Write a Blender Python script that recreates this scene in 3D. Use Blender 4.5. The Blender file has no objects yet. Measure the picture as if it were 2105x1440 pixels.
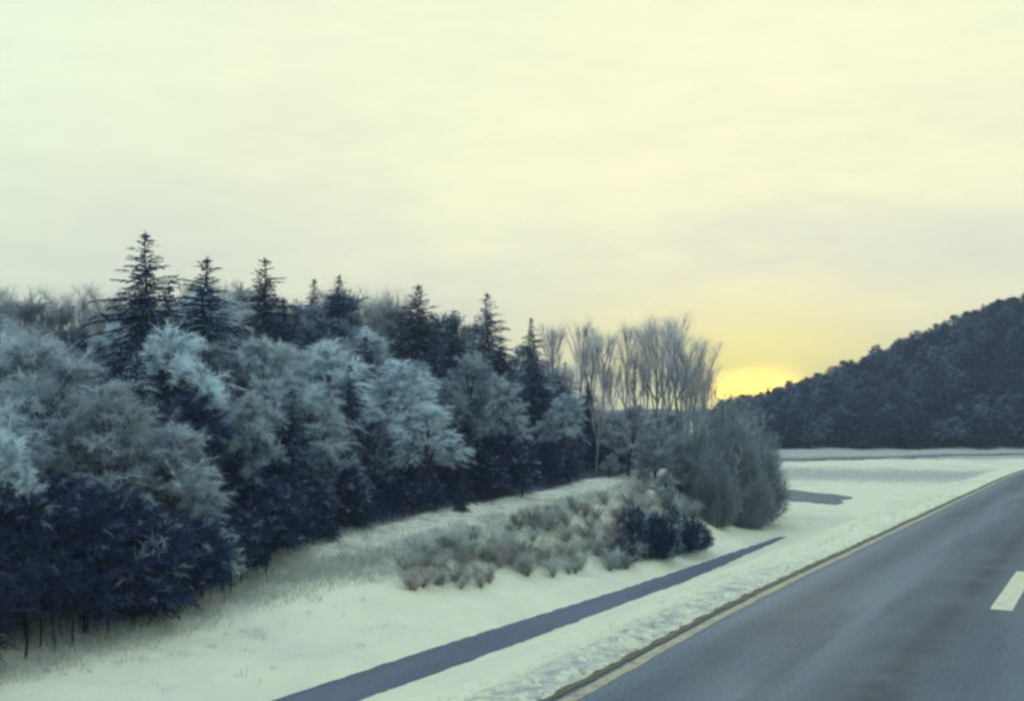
import bpy, math, random
import numpy as np

random.seed(7)
rng = np.random.default_rng(11)
scene = bpy.context.scene
COL = scene.collection

# ------------------------------------------------------------------ camera
CAM_H = 3.1                      # seat height of a truck or coach
PW, PH, FPX = 2105.0, 1440.0, 2257.0
PITCH = math.atan(145.0 / FPX)
cam = bpy.data.cameras.new("camera")
cam.sensor_width = 36.0
cam.lens = 36.0 * FPX / PW
cam.clip_start = 0.1
cam.clip_end = 12000.0
cam_o = bpy.data.objects.new("camera", cam)
cam_o.location = (0, 0, CAM_H)
cam_o.rotation_euler = (math.pi / 2 + PITCH, 0, 0)
COL.objects.link(cam_o)
scene.camera = cam_o

# ------------------------------------------------------------------ sky, sun, exposure
SUN_AZ = math.atan((1552 - 1052.5) / FPX)      # right of straight ahead
SUN_EL = math.radians(2.2)
sun_dir = (math.sin(SUN_AZ) * math.cos(SUN_EL), math.cos(SUN_AZ) * math.cos(SUN_EL), math.sin(SUN_EL))

world = bpy.data.worlds.new("World")
scene.world = world
world.use_nodes = True
wn, wl = world.node_tree.nodes, world.node_tree.links
wn.clear()


def wnode(t, **kw):
    n = wn.new(t)
    for k, v in kw.items():
        setattr(n, k, v)
    return n


def wmath(op, a, b=None, c=None, clamp=False):
    n = wn.new("ShaderNodeMath")
    n.operation = op
    n.use_clamp = clamp
    for i, v in enumerate((a, b, c)):
        if v is None:
            continue
        if isinstance(v, (int, float)):
            n.inputs[i].default_value = v
        else:
            wl.new(v, n.inputs[i])
    return n.outputs[0]


def wmix(fac, a, b, mode="MIX"):
    n = wn.new("ShaderNodeMix")
    n.data_type = "RGBA"
    n.blend_type = mode
    for sock, v in ((n.inputs[0], fac), (n.inputs[6], a), (n.inputs[7], b)):
        if isinstance(v, (int, float)):
            sock.default_value = v
        elif isinstance(v, tuple):
            sock.default_value = (*v, 1.0)
        else:
            wl.new(v, sock)
    return n.outputs[2]


tc = wnode("ShaderNodeTexCoord")
nrm = wnode("ShaderNodeVectorMath", operation="NORMALIZE")
wl.new(tc.outputs["Generated"], nrm.inputs[0])
sep = wnode("ShaderNodeSeparateXYZ")
wl.new(nrm.outputs[0], sep.inputs[0])
elev = wmath("MAXIMUM", sep.outputs["Z"], 0.0)
dot = wnode("ShaderNodeVectorMath", operation="DOT_PRODUCT")
wl.new(nrm.outputs[0], dot.inputs[0])
dot.inputs[1].default_value = sun_dir
toward = wmath("MULTIPLY_ADD", dot.outputs["Value"], 0.5, 0.5, clamp=True)
# thin high overcast: warm toward the sunset, cooler away from it and overhead
warm = wmath("POWER", toward, 9.0)
cool_c, warm_c = (0.82, 1.01, 0.78), (1.13, 1.08, 0.70)
veil = wmix(warm, cool_c, warm_c)
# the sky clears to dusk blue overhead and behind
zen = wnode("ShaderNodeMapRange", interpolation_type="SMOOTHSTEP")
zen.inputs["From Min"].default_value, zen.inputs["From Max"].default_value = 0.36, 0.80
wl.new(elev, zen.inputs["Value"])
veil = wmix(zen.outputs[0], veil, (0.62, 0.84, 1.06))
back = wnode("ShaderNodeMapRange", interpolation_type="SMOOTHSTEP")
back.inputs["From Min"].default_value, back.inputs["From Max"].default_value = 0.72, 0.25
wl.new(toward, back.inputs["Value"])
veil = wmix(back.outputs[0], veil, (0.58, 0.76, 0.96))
# faint layered cloud
mp = wnode("ShaderNodeMapping")
mp.inputs["Scale"].default_value = (2.2, 2.2, 9.0)
mp.inputs["Rotation"].default_value = (0.0, 0.22, 0.0)
wl.new(nrm.outputs[0], mp.inputs[0])
nz = wnode("ShaderNodeTexNoise")
nz.inputs["Scale"].default_value = 1.6
nz.inputs["Detail"].default_value = 4.0
nz.inputs["Roughness"].default_value = 0.55
wl.new(mp.outputs[0], nz.inputs["Vector"])
cl = wnode("ShaderNodeMapRange")
cl.inputs["From Min"].default_value = 0.42
cl.inputs["From Max"].default_value = 0.72
wl.new(nz.outputs[0], cl.inputs["Value"])
lowband = wmath("MULTIPLY", wmath("SUBTRACT", 1.0, wmath("MULTIPLY", elev, 2.2, clamp=True)), 0.62)
veil = wmix(wmath("MULTIPLY", cl.outputs[0], lowband), veil, (0.70, 0.71, 0.62))
bank = wmath("DIVIDE", wmath("SUBTRACT", elev, 0.150), 0.055)
bank = wmath("POWER", 2.718281828, wmath("MULTIPLY", wmath("MULTIPLY", bank, bank), -1.0))
veil = wmix(wmath("MULTIPLY", bank, wmath("MULTIPLY_ADD", cl.outputs[0], 0.40, 0.10)), veil, (0.76, 0.82, 0.74))
nz2 = wnode("ShaderNodeTexNoise")
nz2.inputs["Scale"].default_value = 5.5
nz2.inputs["Detail"].default_value = 6.0
nz2.inputs["Roughness"].default_value = 0.62
wl.new(mp.outputs[0], nz2.inputs["Vector"])
cl2 = wnode("ShaderNodeMapRange")
cl2.inputs["From Min"].default_value, cl2.inputs["From Max"].default_value = 0.38, 0.66
wl.new(nz2.outputs[0], cl2.inputs["Value"])
veil = wmix(wmath("MULTIPLY", cl2.outputs[0], 0.18), veil, (0.76, 0.82, 0.66))
# the sunset itself: a wide yellow glow, flattened to the horizon, and a hot core
vsub = wnode("ShaderNodeVectorMath", operation="SUBTRACT")
wl.new(nrm.outputs[0], vsub.inputs[0])
vsub.inputs[1].default_value = (math.sin(SUN_AZ - 0.002), math.cos(SUN_AZ - 0.002), 0.026)
vsc = wnode("ShaderNodeVectorMath", operation="MULTIPLY")
wl.new(vsub.outputs[0], vsc.inputs[0])
vsc.inputs[1].default_value = (1.0, 1.0, 2.5)
ln = wnode("ShaderNodeVectorMath", operation="LENGTH")
wl.new(vsc.outputs[0], ln.inputs[0])
d = ln.outputs["Value"]


def gauss(s):
    return wmath("POWER", 2.718281828, wmath("MULTIPLY", wmath("MULTIPLY", d, d), -1.0 / (2 * s * s)))


streak = wmath("SUBTRACT", 1.0, wmath("MULTIPLY", cl2.outputs[0], 0.75))
veil = wmix(wmath("MULTIPLY", gauss(0.115), 0.85), veil, (1.55, 1.30, 0.12))
veil = wmix(wmath("MULTIPLY", wmath("MULTIPLY", gauss(0.025), 0.98), streak), veil, (10.0, 6.4, 0.02))
sky = wnode("ShaderNodeTexSky", sky_type="NISHITA")
sky.sun_disc = False
sky.sun_elevation = SUN_EL
sky.sun_rotation = SUN_AZ
sky.air_density = 1.5
sky.dust_density = 3.0
bg_s = wnode("ShaderNodeBackground")
bg_s.inputs["Strength"].default_value = 0.08
wl.new(sky.outputs[0], bg_s.inputs[0])
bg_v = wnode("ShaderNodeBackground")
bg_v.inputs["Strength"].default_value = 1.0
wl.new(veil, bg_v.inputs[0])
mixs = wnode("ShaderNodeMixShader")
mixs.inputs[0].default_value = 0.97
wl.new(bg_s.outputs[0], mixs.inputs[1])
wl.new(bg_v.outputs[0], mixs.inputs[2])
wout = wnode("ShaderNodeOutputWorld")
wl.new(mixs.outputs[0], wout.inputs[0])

sun = bpy.data.lights.new("sun", "SUN")
sun.energy = 0.6
sun.angle = math.radians(10)
sun.color = (1.0, 0.86, 0.55)
sun_o = bpy.data.objects.new("sun", sun)
from mathutils import Vector
sun_o.rotation_euler = Vector(sun_dir).to_track_quat("Z", "Y").to_euler()
sun_o.location = (60, 200, 80)
COL.objects.link(sun_o)

scene.view_settings.view_transform = "Standard"
scene.view_settings.look = "None"
scene.view_settings.exposure = 0.03
scene.view_settings.gamma = 1.0
scene.view_settings.use_curve_mapping = False
scene.render.engine = "CYCLES"
scene.cycles.filter_width = 2.9              # a soft old lens
scene.cycles.max_bounces = 6
scene.cycles.transparent_max_bounces = 4

# ------------------------------------------------------------------ layout maths
AZ = math.atan((2308 - 1052.5) / FPX)         # direction of the highway
S, C = math.sin(AZ), math.cos(AZ)


def sstep(a, lo, hi):
    u = np.clip((np.asarray(a, float) - lo) / (hi - lo), 0, 1)
    return u * u * (3 - 2 * u)


def bend(t):
    return np.maximum(0, np.asarray(t, float) - 62) ** 2 / 900.0 + 0.33 * (1 - sstep(t, 7, 21))


def to_road(x, y):
    L = -x * C + y * S
    t = x * S + y * C
    return L + bend(t), t


def from_road(L, t):
    l0 = L - bend(t)
    return -l0 * C + t * S, l0 * S + t * C


# smooth value noise (for relief)
_tab = rng.random((64, 64))


def vnoise(x, y):
    xi, yi = np.floor(x).astype(int), np.floor(y).astype(int)
    fx, fy = x - xi, y - yi
    fx, fy = fx * fx * (3 - 2 * fx), fy * fy * (3 - 2 * fy)
    g = lambda i, j: _tab[i % 64, j % 64]
    return (g(xi, yi) * (1 - fx) + g(xi + 1, yi) * fx) * (1 - fy) + (g(xi, yi + 1) * (1 - fx) + g(xi + 1, yi + 1) * fx) * fy


def grass_line(y):
    return np.interp(y, [20, 28, 33, 36, 40, 45], [21.2, 21.2, 21.0, 20.0, 18.9, 18.3])


def parts_of_ground(x, y):
    """height, dead-grass cover, forest litter"""
    x, y = np.asarray(x, float), np.asarray(y, float)
    L, t = to_road(x, y)
    az = x / np.maximum(y, 1.0)
    foot = np.interp(y, [0, 20, 28, 36, 45, 56, 70, 120], [-3.0, -2.8, -2.3, -1.5, -0.85, -0.25, 0.1, 0.6])
    up = np.interp(L, [16.6, 17.2, 19.0, 22, 30, 40, 60, 120, 400], [-3.0, -2.72, -2.45, 0, 1.1, 2.5, 3.4, 2.0, 1.0])
    w = sstep(L, 17.2, 22.0)
    bank = np.where(L < 22, (1 - w) * np.interp(L, [16.6, 17.2, 22], [-3.0, -2.72, -2.5]) + w * foot, foot + up)
    verge = np.interp(L, [5.95, 6.05, 6.7, 8.5, 11.0, 12.9, 14.0, 14.75], [-0.08, -0.03, 0.02, -0.55, -1.5, -2.35, -2.78, -3.02])
    prof = np.where(L < 14.75, verge, np.where(L < 16.6, -3.0, bank))
    mead = np.interp(y, [45, 60, 90, 150, 300], [-3.0, -3.0, -2.2, -0.75, -0.5])
    m_prof = np.where(L < 6.7, verge, verge[()] * 0 + (0.02 * (1 - sstep(L, 6.7, 14)) + mead * sstep(L, 6.7, 14)))
    m = sstep(az, 0.13, 0.235) * sstep(y, 50, 66)
    m = np.maximum(m, sstep(y, 62, 74) * (L < 19))
    h = prof * (1 - m) + m_prof * m
    right = np.interp(L, [-400, -60, -14, -7, -5.2, -5.1], [4.0, -2.0, -1.6, -0.4, -0.08, -0.08])
    h = np.where(L < 0, np.minimum(right, h), h) if True else h
    # wooded hill beyond the meadow
    hill = np.interp(x, [12, 36, 55, 74, 93, 130, 200], [0, 1.8, 7.2, 15, 22.5, 33, 40])
    hill = hill * sstep(y, 149, 206) * sstep(L, 9, 26) * (1 - sstep(y, 235, 420))
    h = h + hill
    # faint rise on the skyline far behind
    far = sstep(y, 380, 800) * (4 + 5 * np.sin(x / 170.0) + 4 * vnoise(x / 90, y / 200))
    h = h + far
    off = (1 - sstep(az, .2, .25) * sstep(y, 55, 62) * (1 - sstep(y, 95, 110))) * sstep(L, 6.3, 8.5) * (1 - ((L > 14.6) & (L < 16.8) & (m < .5)))
    h = h + off * ((vnoise(x * 0.45, y * 0.45) - 0.5) * 0.26 + (vnoise(x * 1.7, y * 1.7) - 0.5) * 0.08)
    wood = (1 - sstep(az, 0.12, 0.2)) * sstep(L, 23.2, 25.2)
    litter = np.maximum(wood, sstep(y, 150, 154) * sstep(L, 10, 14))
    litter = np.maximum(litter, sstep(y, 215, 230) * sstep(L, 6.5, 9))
    lg = grass_line(y)
    ridge = sstep(L, lg - 0.6, lg + 1.6) * (1 - m) * sstep(y, 30, 36)
    foot_g = sstep(L, lg - 0.3, lg + 2.0) * (1 - m)
    edge = sstep(L, 5.9, 6.1) * (1 - sstep(L, 6.3, 8.4)) * (0.62 - 0.40 * sstep(t, 12, 40))
    mg = m * sstep(L, 10, 16) * np.exp(-((y - 104 + 0.25 * (x - 30)) / 14.0) ** 2) * 0.74
    mg = np.maximum(mg, m * sstep(y, 124, 130) * (1 - sstep(y, 150, 156)) * sstep(L, 9, 13) * 0.95)
    mg = np.maximum(mg, m * sstep(L, 12, 16) * np.exp(-((y - 62) / 6.0) ** 2) * 0.42)
    grass = np.clip(np.maximum.reduce([ridge * 0.48, foot_g * 0.50, edge, mg]), 0, 1)
    return h, grass, litter


def ground_z(x, y):
    return float(parts_of_ground(np.array([x]), np.array([y]))[0][0])


def ray(px, py):
    cx, cy = (px - PW / 2) / FPX, -(py - PH / 2) / FPX
    cp, sp = math.cos(PITCH), math.sin(PITCH)
    return cx, cp - cy * sp, sp + cy * cp


def at_L(px, L):
    """ground point seen in column px at lateral distance L from the camera's lane"""
    dx, dy, _ = ray(px, 865)
    k = L / (-dx * C + dy * S)
    return dx * k, dy * k


def at_y(px, y):
    dx, dy, _ = ray(px, 865)
    return dx / dy * y, y


def z_at(x, y, px, py):
    dx, dy, dz = ray(px, py)
    return CAM_H + dz * (y / dy)


# ------------------------------------------------------------------ materials
def make_mat(name, color, rough=0.9, spec=0.2, var=0.25, scale=1.5, col2=None, detail=3.0, trans=None):
    m = bpy.data.materials.new(name)
    m.use_nodes = True
    n, l = m.node_tree.nodes, m.node_tree.links
    b = n["Principled BSDF"]
    b.inputs["Roughness"].default_value = rough
    b.inputs["Specular IOR Level"].default_value = spec
    t = n.new("ShaderNodeTexCoord")
    nt = n.new("ShaderNodeTexNoise")
    nt.inputs["Scale"].default_value = scale
    nt.inputs["Detail"].default_value = detail
    l.new(t.outputs["Object"], nt.inputs["Vector"])
    oi = n.new("ShaderNodeObjectInfo")
    r = n.new("ShaderNodeMapRange")
    r.inputs["From Min"].default_value, r.inputs["From Max"].default_value = 0.3, 0.7
    l.new(nt.outputs[0], r.inputs["Value"])
    mx = n.new("ShaderNodeMix")
    mx.data_type = "RGBA"
    c2 = col2 or tuple(min(1, c * (1 + var)) for c in color)
    c1 = color if col2 else tuple(c * (1 - var) for c in color)
    mx.inputs[6].default_value = (*c1, 1)
    mx.inputs[7].default_value = (*c2, 1)
    l.new(r.outputs[0], mx.inputs[0])
    hs = n.new("ShaderNodeHueSaturation")
    rv = n.new("ShaderNodeMapRange")
    rv.inputs["To Min"].default_value, rv.inputs["To Max"].default_value = 0.72, 1.28
    l.new(oi.outputs["Random"], rv.inputs["Value"])
    l.new(rv.outputs[0], hs.inputs["Value"])
    l.new(mx.outputs[2], hs.inputs["Color"])
    l.new(hs.outputs[0], b.inputs["Base Color"])
    if trans:
        tr = n.new("ShaderNodeBsdfTranslucent")
        l.new(hs.outputs[0], tr.inputs["Color"])
        ms = n.new("ShaderNodeMixShader")
        ms.inputs[0].default_value = trans
        l.new(b.outputs[0], ms.inputs[1])
        l.new(tr.outputs[0], ms.inputs[2])
        l.new(ms.outputs[0], n["Material Output"].inputs["Surface"])
    return m


M = {
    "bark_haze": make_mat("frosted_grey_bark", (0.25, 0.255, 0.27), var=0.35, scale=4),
    "bark": make_mat("dark_bark", (0.050, 0.048, 0.062), var=0.4, scale=4),
    "bark_pale": make_mat("grey_bark", (0.13, 0.13, 0.145), var=0.35, scale=4),
    "bark_dark": make_mat("blackish_bark", (0.022, 0.025, 0.038), var=0.4, scale=4),
    "needle": make_mat("dark_needles", (0.014, 0.028, 0.074), var=0.45, scale=2.0),
    "needle_frost": make_mat("frosted_needles", (0.19, 0.27, 0.33), var=0.35, scale=2.0, trans=0.3),
    "twig_frost": make_mat("frosted_twigs", (0.64, 0.74, 0.75), var=0.22, scale=0.7, trans=0.4),
    "twig_mid": make_mat("half_frosted_twigs", (0.25, 0.33, 0.40), var=0.25, scale=0.8, trans=0.35),
    "twig_thicket": make_mat("grey_thicket_twigs", (0.25, 0.30, 0.32), var=0.3, scale=0.7, trans=0.3),
    "twig_grey": make_mat("pale_grey_twigs", (0.42, 0.47, 0.47), var=0.25, scale=0.8, trans=0.35),
    "twig_dark": make_mat("bare_dark_twigs", (0.028, 0.044, 0.104), var=0.4, scale=0.9),
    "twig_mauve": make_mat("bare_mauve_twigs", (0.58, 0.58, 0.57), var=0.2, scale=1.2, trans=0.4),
    "weed": make_mat("dead_weeds", (0.46, 0.44, 0.40), var=0.35, scale=0.9, trans=0.3),
    "grass_pale": make_mat("frosted_grass", (0.66, 0.66, 0.56), var=0.25, scale=0.9, trans=0.3),
    "weed_grey": make_mat("frosted_weeds", (0.54, 0.59, 0.55), var=0.3, scale=0.9, trans=0.3),
}


def ground_material():
    m = bpy.data.materials.new("snow_over_grass")
    m.use_nodes = True
    n, l = m.node_tree.nodes, m.node_tree.links
    b = n["Principled BSDF"]
    b.inputs["Roughness"].default_value = 0.85
    b.inputs["Specular IOR Level"].default_value = 0.15
    t = n.new("ShaderNodeTexCoord")

    def noise(scale, detail=5, rough=0.6):
        q = n.new("ShaderNodeTexNoise")
        q.inputs["Scale"].default_value = scale
        q.inputs["Detail"].default_value = detail
        q.inputs["Roughness"].default_value = rough
        l.new(t.outputs["Object"], q.inputs["Vector"])
        return q.outputs[0]

    def mth(op, a, bb, clamp=False):
        q = n.new("ShaderNodeMath")
        q.operation = op
        q.use_clamp = clamp
        for i, v in enumerate((a, bb)):
            if isinstance(v, (int, float)):
                q.inputs[i].default_value = v
            else:
                l.new(v, q.inputs[i])
        return q.outputs[0]

    def mix(f, a, bb):
        q = n.new("ShaderNodeMix")
        q.data_type = "RGBA"
        for s, v in ((q.inputs[0], f), (q.inputs[6], a), (q.inputs[7], bb)):
            if isinstance(v, tuple):
                s.default_value = (*v, 1)
            else:
                l.new(v, s)
        return q.outputs[2]

    def smooth(v, lo, hi):
        q = n.new("ShaderNodeMapRange")
        q.interpolation_type = "SMOOTHSTEP"
        q.inputs["From Min"].default_value, q.inputs["From Max"].default_value = lo, hi
        l.new(v, q.inputs["Value"])
        return q.outputs[0]

    ag = n.new("ShaderNodeAttribute"); ag.attribute_name = "grass"
    al = n.new("ShaderNodeAttribute"); al.attribute_name = "litter"
    n_big, n_mid, n_fine = noise(0.22, 3), noise(1.1, 5), noise(2.6, 9, 0.78)
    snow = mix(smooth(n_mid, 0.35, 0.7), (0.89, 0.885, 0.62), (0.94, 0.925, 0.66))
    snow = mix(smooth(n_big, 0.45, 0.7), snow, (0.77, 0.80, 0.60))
    gcol = mix(smooth(n_mid, 0.3, 0.7), (0.50, 0.51, 0.44), (0.66, 0.64, 0.52))
    gcol = mix(smooth(n_fine, 0.4, 0.65), gcol, (0.36, 0.38, 0.36))
    g = mth("ADD", mth("MULTIPLY", ag.outputs["Fac"], 1.15), mth("MULTIPLY", mth("SUBTRACT", n_fine, 0.5), 1.3))
    g = mth("ADD", g, mth("MULTIPLY", mth("SUBTRACT", n_mid, 0.5), 0.7))
    col = mix(smooth(g, 0.34, 0.86), snow, gcol)
    col = mix(mth("MULTIPLY", smooth(n_fine, 0.60, 0.70), 0.55), col, (0.46, 0.46, 0.40))
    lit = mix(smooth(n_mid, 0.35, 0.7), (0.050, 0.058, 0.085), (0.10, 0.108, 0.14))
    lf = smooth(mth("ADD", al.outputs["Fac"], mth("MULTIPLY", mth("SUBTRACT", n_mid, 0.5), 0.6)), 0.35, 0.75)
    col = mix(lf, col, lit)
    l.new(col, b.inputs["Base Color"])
    bp = n.new("ShaderNodeBump")
    bp.inputs["Strength"].default_value = 0.6
    bp.inputs["Distance"].default_value = 0.25
    l.new(mth("ADD", n_mid, mth("MULTIPLY", n_fine, 0.15)), bp.inputs["Height"])
    l.new(bp.outputs[0], b.inputs["Normal"])
    return m


def paved_material(name, c1, c2, streak, rough=0.62, spec=0.35):
    m = bpy.data.materials.new(name)
    m.use_nodes = True
    n, l = m.node_tree.nodes, m.node_tree.links
    b = n["Principled BSDF"]
    b.inputs["Specular IOR Level"].default_value = spec
    t = n.new("ShaderNodeTexCoord")
    # turn object space so that the second axis runs along the highway
    mp0 = n.new("ShaderNodeMapping"); mp0.inputs["Rotation"].default_value = (0, 0, AZ)
    l.new(t.outputs["Object"], mp0.inputs[0])
    mp = n.new("ShaderNodeMapping"); mp.inputs["Scale"].default_value = (1.0, 0.085, 1.0)
    l.new(mp0.outputs[0], mp.inputs[0])
    st = n.new("ShaderNodeTexNoise"); st.inputs["Scale"].default_value = 1.25; st.inputs["Detail"].default_value = 3
    l.new(mp.outputs[0], st.inputs["Vector"])
    bl = n.new("ShaderNodeTexNoise"); bl.inputs["Scale"].default_value = 0.6; bl.inputs["Detail"].default_value = 7; bl.inputs["Roughness"].default_value = 0.65
    l.new(t.outputs["Object"], bl.inputs["Vector"])
    fi = n.new("ShaderNodeTexNoise"); fi.inputs["Scale"].default_value = 16; fi.inputs["Detail"].default_value = 9; fi.inputs["Roughness"].default_value = 0.8
    l.new(t.outputs["Object"], fi.inputs["Vector"])

    def rng_(v, lo, hi):
        q = n.new("ShaderNodeMapRange"); q.interpolation_type = "SMOOTHSTEP"
        q.inputs["From Min"].default_value, q.inputs["From Max"].default_value = lo, hi
        l.new(v, q.inputs["Value"]); return q.outputs[0]

    def mix(f, a, bb, mode="MIX"):
        q = n.new("ShaderNodeMix"); q.data_type = "RGBA"; q.blend_type = mode
        for s, v in ((q.inputs[0], f), (q.inputs[6], a), (q.inputs[7], bb)):
            if isinstance(v, tuple): s.default_value = (*v, 1)
            elif isinstance(v, float): s.default_value = v
            else: l.new(v, s)
        return q.outputs[2]

    col = mix(rng_(bl.outputs[0], 0.34, 0.68), c1, c2)
    col = mix(rng_(st.outputs[0], 0.46, 0.62), col, streak)
    col = mix(0.5, col, mix(rng_(fi.outputs[0], 0.36, 0.64), tuple(c * 0.5 for c in c1), tuple(c * 1.55 for c in c2)))
    # dark joint and polished track beside the lane line
    sx = n.new("ShaderNodeSeparateXYZ"); l.new(mp0.outputs[0], sx.inputs[0])

    def mth(op, a, bb):
        q = n.new("ShaderNodeMath"); q.operation = op
        for i, v in enumerate((a, bb)):
            if isinstance(v, (int, float)): q.inputs[i].default_value = v
            else: l.new(v, q.inputs[i])
        return q.outputs[0]

    def lane(at, w):
        u = mth("DIVIDE", mth("ADD", sx.outputs["X"], at), w)
        return mth("POWER", 2.718, mth("MULTIPLY", mth("MULTIPLY", u, u), -1.0))

    col = mix(mth("MULTIPLY", lane(2.55, 0.36), mth("MULTIPLY", rng_(bl.outputs[0], 0.25, 0.55), 0.95)), col, tuple(c * 0.72 for c in streak))
    for at in (3.05, 4.75):
        col = mix(mth("MULTIPLY", lane(at, 0.28), mth("MULTIPLY", rng_(bl.outputs[0], 0.2, 0.6), 0.55)), col, streak)
    col = mix(mth("MULTIPLY", lane(5.45, 0.20), mth("MULTIPLY", rng_(fi.outputs[0], 0.35, 0.6), 0.6)), col, tuple(c * 1.7 for c in c2))
    col = mix(mth("MULTIPLY", lane(3.9, 0.40), mth("MULTIPLY", rng_(st.outputs[0], 0.62, 0.40), 0.60)), col, tuple(c * 1.35 for c in c2))
    l.new(col, b.inputs["Base Color"])
    rr = n.new("ShaderNodeMapRange"); rr.inputs["To Min"].default_value, rr.inputs["To Max"].default_value = rough - 0.1, rough + 0.15
    l.new(bl.outputs[0], rr.inputs["Value"]); l.new(rr.outputs[0], b.inputs["Roughness"])
    bp = n.new("ShaderNodeBump"); bp.inputs["Strength"].default_value = 0.3; bp.inputs["Distance"].default_value = 0.01
    l.new(fi.outputs[0], bp.inputs["Height"]); l.new(bp.outputs[0], b.inputs["Normal"])
    return m


def paint_material(name, color, worn, cover=0.5):
    m = bpy.data.materials.new(name)
    m.use_nodes = True
    n, l = m.node_tree.nodes, m.node_tree.links
    b = n["Principled BSDF"]; b.inputs["Roughness"].default_value = 0.7
    t = n.new("ShaderNodeTexCoord")
    q = n.new("ShaderNodeTexNoise"); q.inputs["Scale"].default_value = 5.0; q.inputs["Detail"].default_value = 6; q.inputs["Roughness"].default_value = 0.7
    l.new(t.outputs["Object"], q.inputs["Vector"])
    r = n.new("ShaderNodeMapRange"); r.inputs["From Min"].default_value, r.inputs["From Max"].default_value = cover, cover + 0.16
    l.new(q.outputs[0], r.inputs["Value"])
    x = n.new("ShaderNodeMix"); x.data_type = "RGBA"
    x.inputs[6].default_value = (*color, 1); x.inputs[7].default_value = (*worn, 1)
    l.new(r.outputs[0], x.inputs[0]); l.new(x.outputs[2], b.inputs["Base Color"])
    return m


M["ground"] = ground_material()
M["asphalt"] = paved_material("salted_asphalt", (0.056, 0.094, 0.130), (0.120, 0.168, 0.198), (0.036, 0.060, 0.098))
M["side"] = paved_material("bare_side_road", (0.10, 0.128, 0.185), (0.135, 0.162, 0.21), (0.07, 0.09, 0.15))
M["far_side"] = paved_material("far_road_surface", (0.13, 0.17, 0.17), (0.17, 0.20, 0.19), (0.10, 0.14, 0.14))
M["line_pale"] = paint_material("worn_pale_paint", (0.50, 0.45, 0.28), (0.24, 0.23, 0.17), 0.47)
M["line_white"] = paint_material("white_paint", (0.78, 0.74, 0.50), (0.36, 0.38, 0.34), 0.55)
M["dirt"] = paint_material("muddy_gravel", (0.090, 0.085, 0.040), (0.17, 0.165, 0.13), 0.50)


# ------------------------------------------------------------------ mesh helpers
def mesh_from(name, verts, faces, mats, midx=None, smooth=False):
    """faces: (n,k) array or list of arrays with different k"""
    me = bpy.data.meshes.new(name)
    if not isinstance(faces, list):
        faces = [faces]
    faces = [np.asarray(f, np.int32) for f in faces if len(f)]
    me.vertices.add(len(verts))
    me.vertices.foreach_set("co", np.asarray(verts, np.float32).ravel())
    loops = np.concatenate([f.ravel() for f in faces])
    tot = np.concatenate([np.full(len(f), f.shape[1], np.int32) for f in faces])
    start = np.concatenate([[0], np.cumsum(tot)[:-1]]).astype(np.int32)
    me.loops.add(len(loops))
    me.loops.foreach_set("vertex_index", loops)
    me.polygons.add(len(tot))
    me.polygons.foreach_set("loop_start", start)
    me.polygons.foreach_set("loop_total", tot)
    for m in mats:
        me.materials.append(m)
    if midx is not None:
        me.polygons.foreach_set("material_index", np.asarray(midx, np.int32))
    if smooth:
        me.polygons.foreach_set("use_smooth", np.ones(len(tot), bool))
    me.update(calc_edges=True)
    me.validate()
    return me


def link(name, me, parent=None, loc=(0, 0, 0), kind=None):
    o = bpy.data.objects.new(name, me)
    o.location = loc
    if parent is not None:
        o.parent = parent
    if kind:
        o["kind"] = kind
    COL.objects.link(o)
    return o


def tag(o, label, cat, group=None):
    o["label"] = label
    o["category"] = cat
    if group:
        o["group"] = group
    return o


# ------------------------------------------------------------------ ground sheet
def axis(fine_lo, fine_hi, step, lo, hi, grow=1.12):
    mid = np.arange(fine_lo, fine_hi + 1e-6, step)
    out, s, v = [], step, fine_hi
    while v < hi:
        s *= grow
        v += s
        out.append(v)
    left, s, v = [], step, fine_lo
    while v > lo:
        s *= grow
        v -= s
        left.append(v)
    return np.concatenate([left[::-1], mid, out])


def build_ground():
    xs = axis(-34, 62, 0.3, -800, 800)
    ys = axis(6, 96, 0.3, -250, 1250, 1.07)
    X, Y = np.meshgrid(xs, ys)
    h, g, li = parts_of_ground(X.ravel(), Y.ravel())
    v = np.stack([X.ravel(), Y.ravel(), h], 1)
    nx, ny = len(xs), len(ys)
    i = np.arange(nx * ny).reshape(ny, nx)
    f = np.stack([i[:-1, :-1], i[:-1, 1:], i[1:, 1:], i[1:, :-1]], -1).reshape(-1, 4)
    me = mesh_from("ground", v, f, [M["ground"]], smooth=True)
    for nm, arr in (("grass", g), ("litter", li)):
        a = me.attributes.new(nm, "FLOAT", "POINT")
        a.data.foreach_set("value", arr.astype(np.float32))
    link("ground", me, kind="structure")


build_ground()


# ------------------------------------------------------------------ roads and markings
def ribbon(name, L0, L1, t0, t1, z, mat, step=1.5, thick=0.0, jag=0.0, nl=2, kind="structure"):
    n = max(2, int((t1 - t0) / step) + 1)
    ts = np.linspace(t0, t1, n)
    rows = []
    for k in range(nl):
        u = k / (nl - 1)
        la, lb = (q(ts) if callable(q) else np.full(n, q) for q in (L0, L1))
        Lr = la + (lb - la) * u
        if jag and k in (0, nl - 1):
            Lr = Lr + (rng.random(n) - 0.5) * jag + 0.4 * jag * (vnoise(ts * 0.37, ts * 0 + 3.3 + k) - 0.5)
        x, y = from_road(Lr, ts)
        zz = z(x, y) if callable(z) else np.full(n, z)
        rows.append(np.stack([x, y, zz], 1))
    v = np.concatenate(rows)
    f = []
    for k in range(nl - 1):
        a = np.arange(n - 1) + k * n
        f.append(np.stack([a, a + 1, a + 1 + n, a + n], 1))
    f = np.concatenate(f)
    me = mesh_from(name, v, f, [mat])
    bm_flip = me.polygons[0].normal.z < 0
    if bm_flip:
        me.flip_normals()
    return link(name, me, kind=kind)


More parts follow.
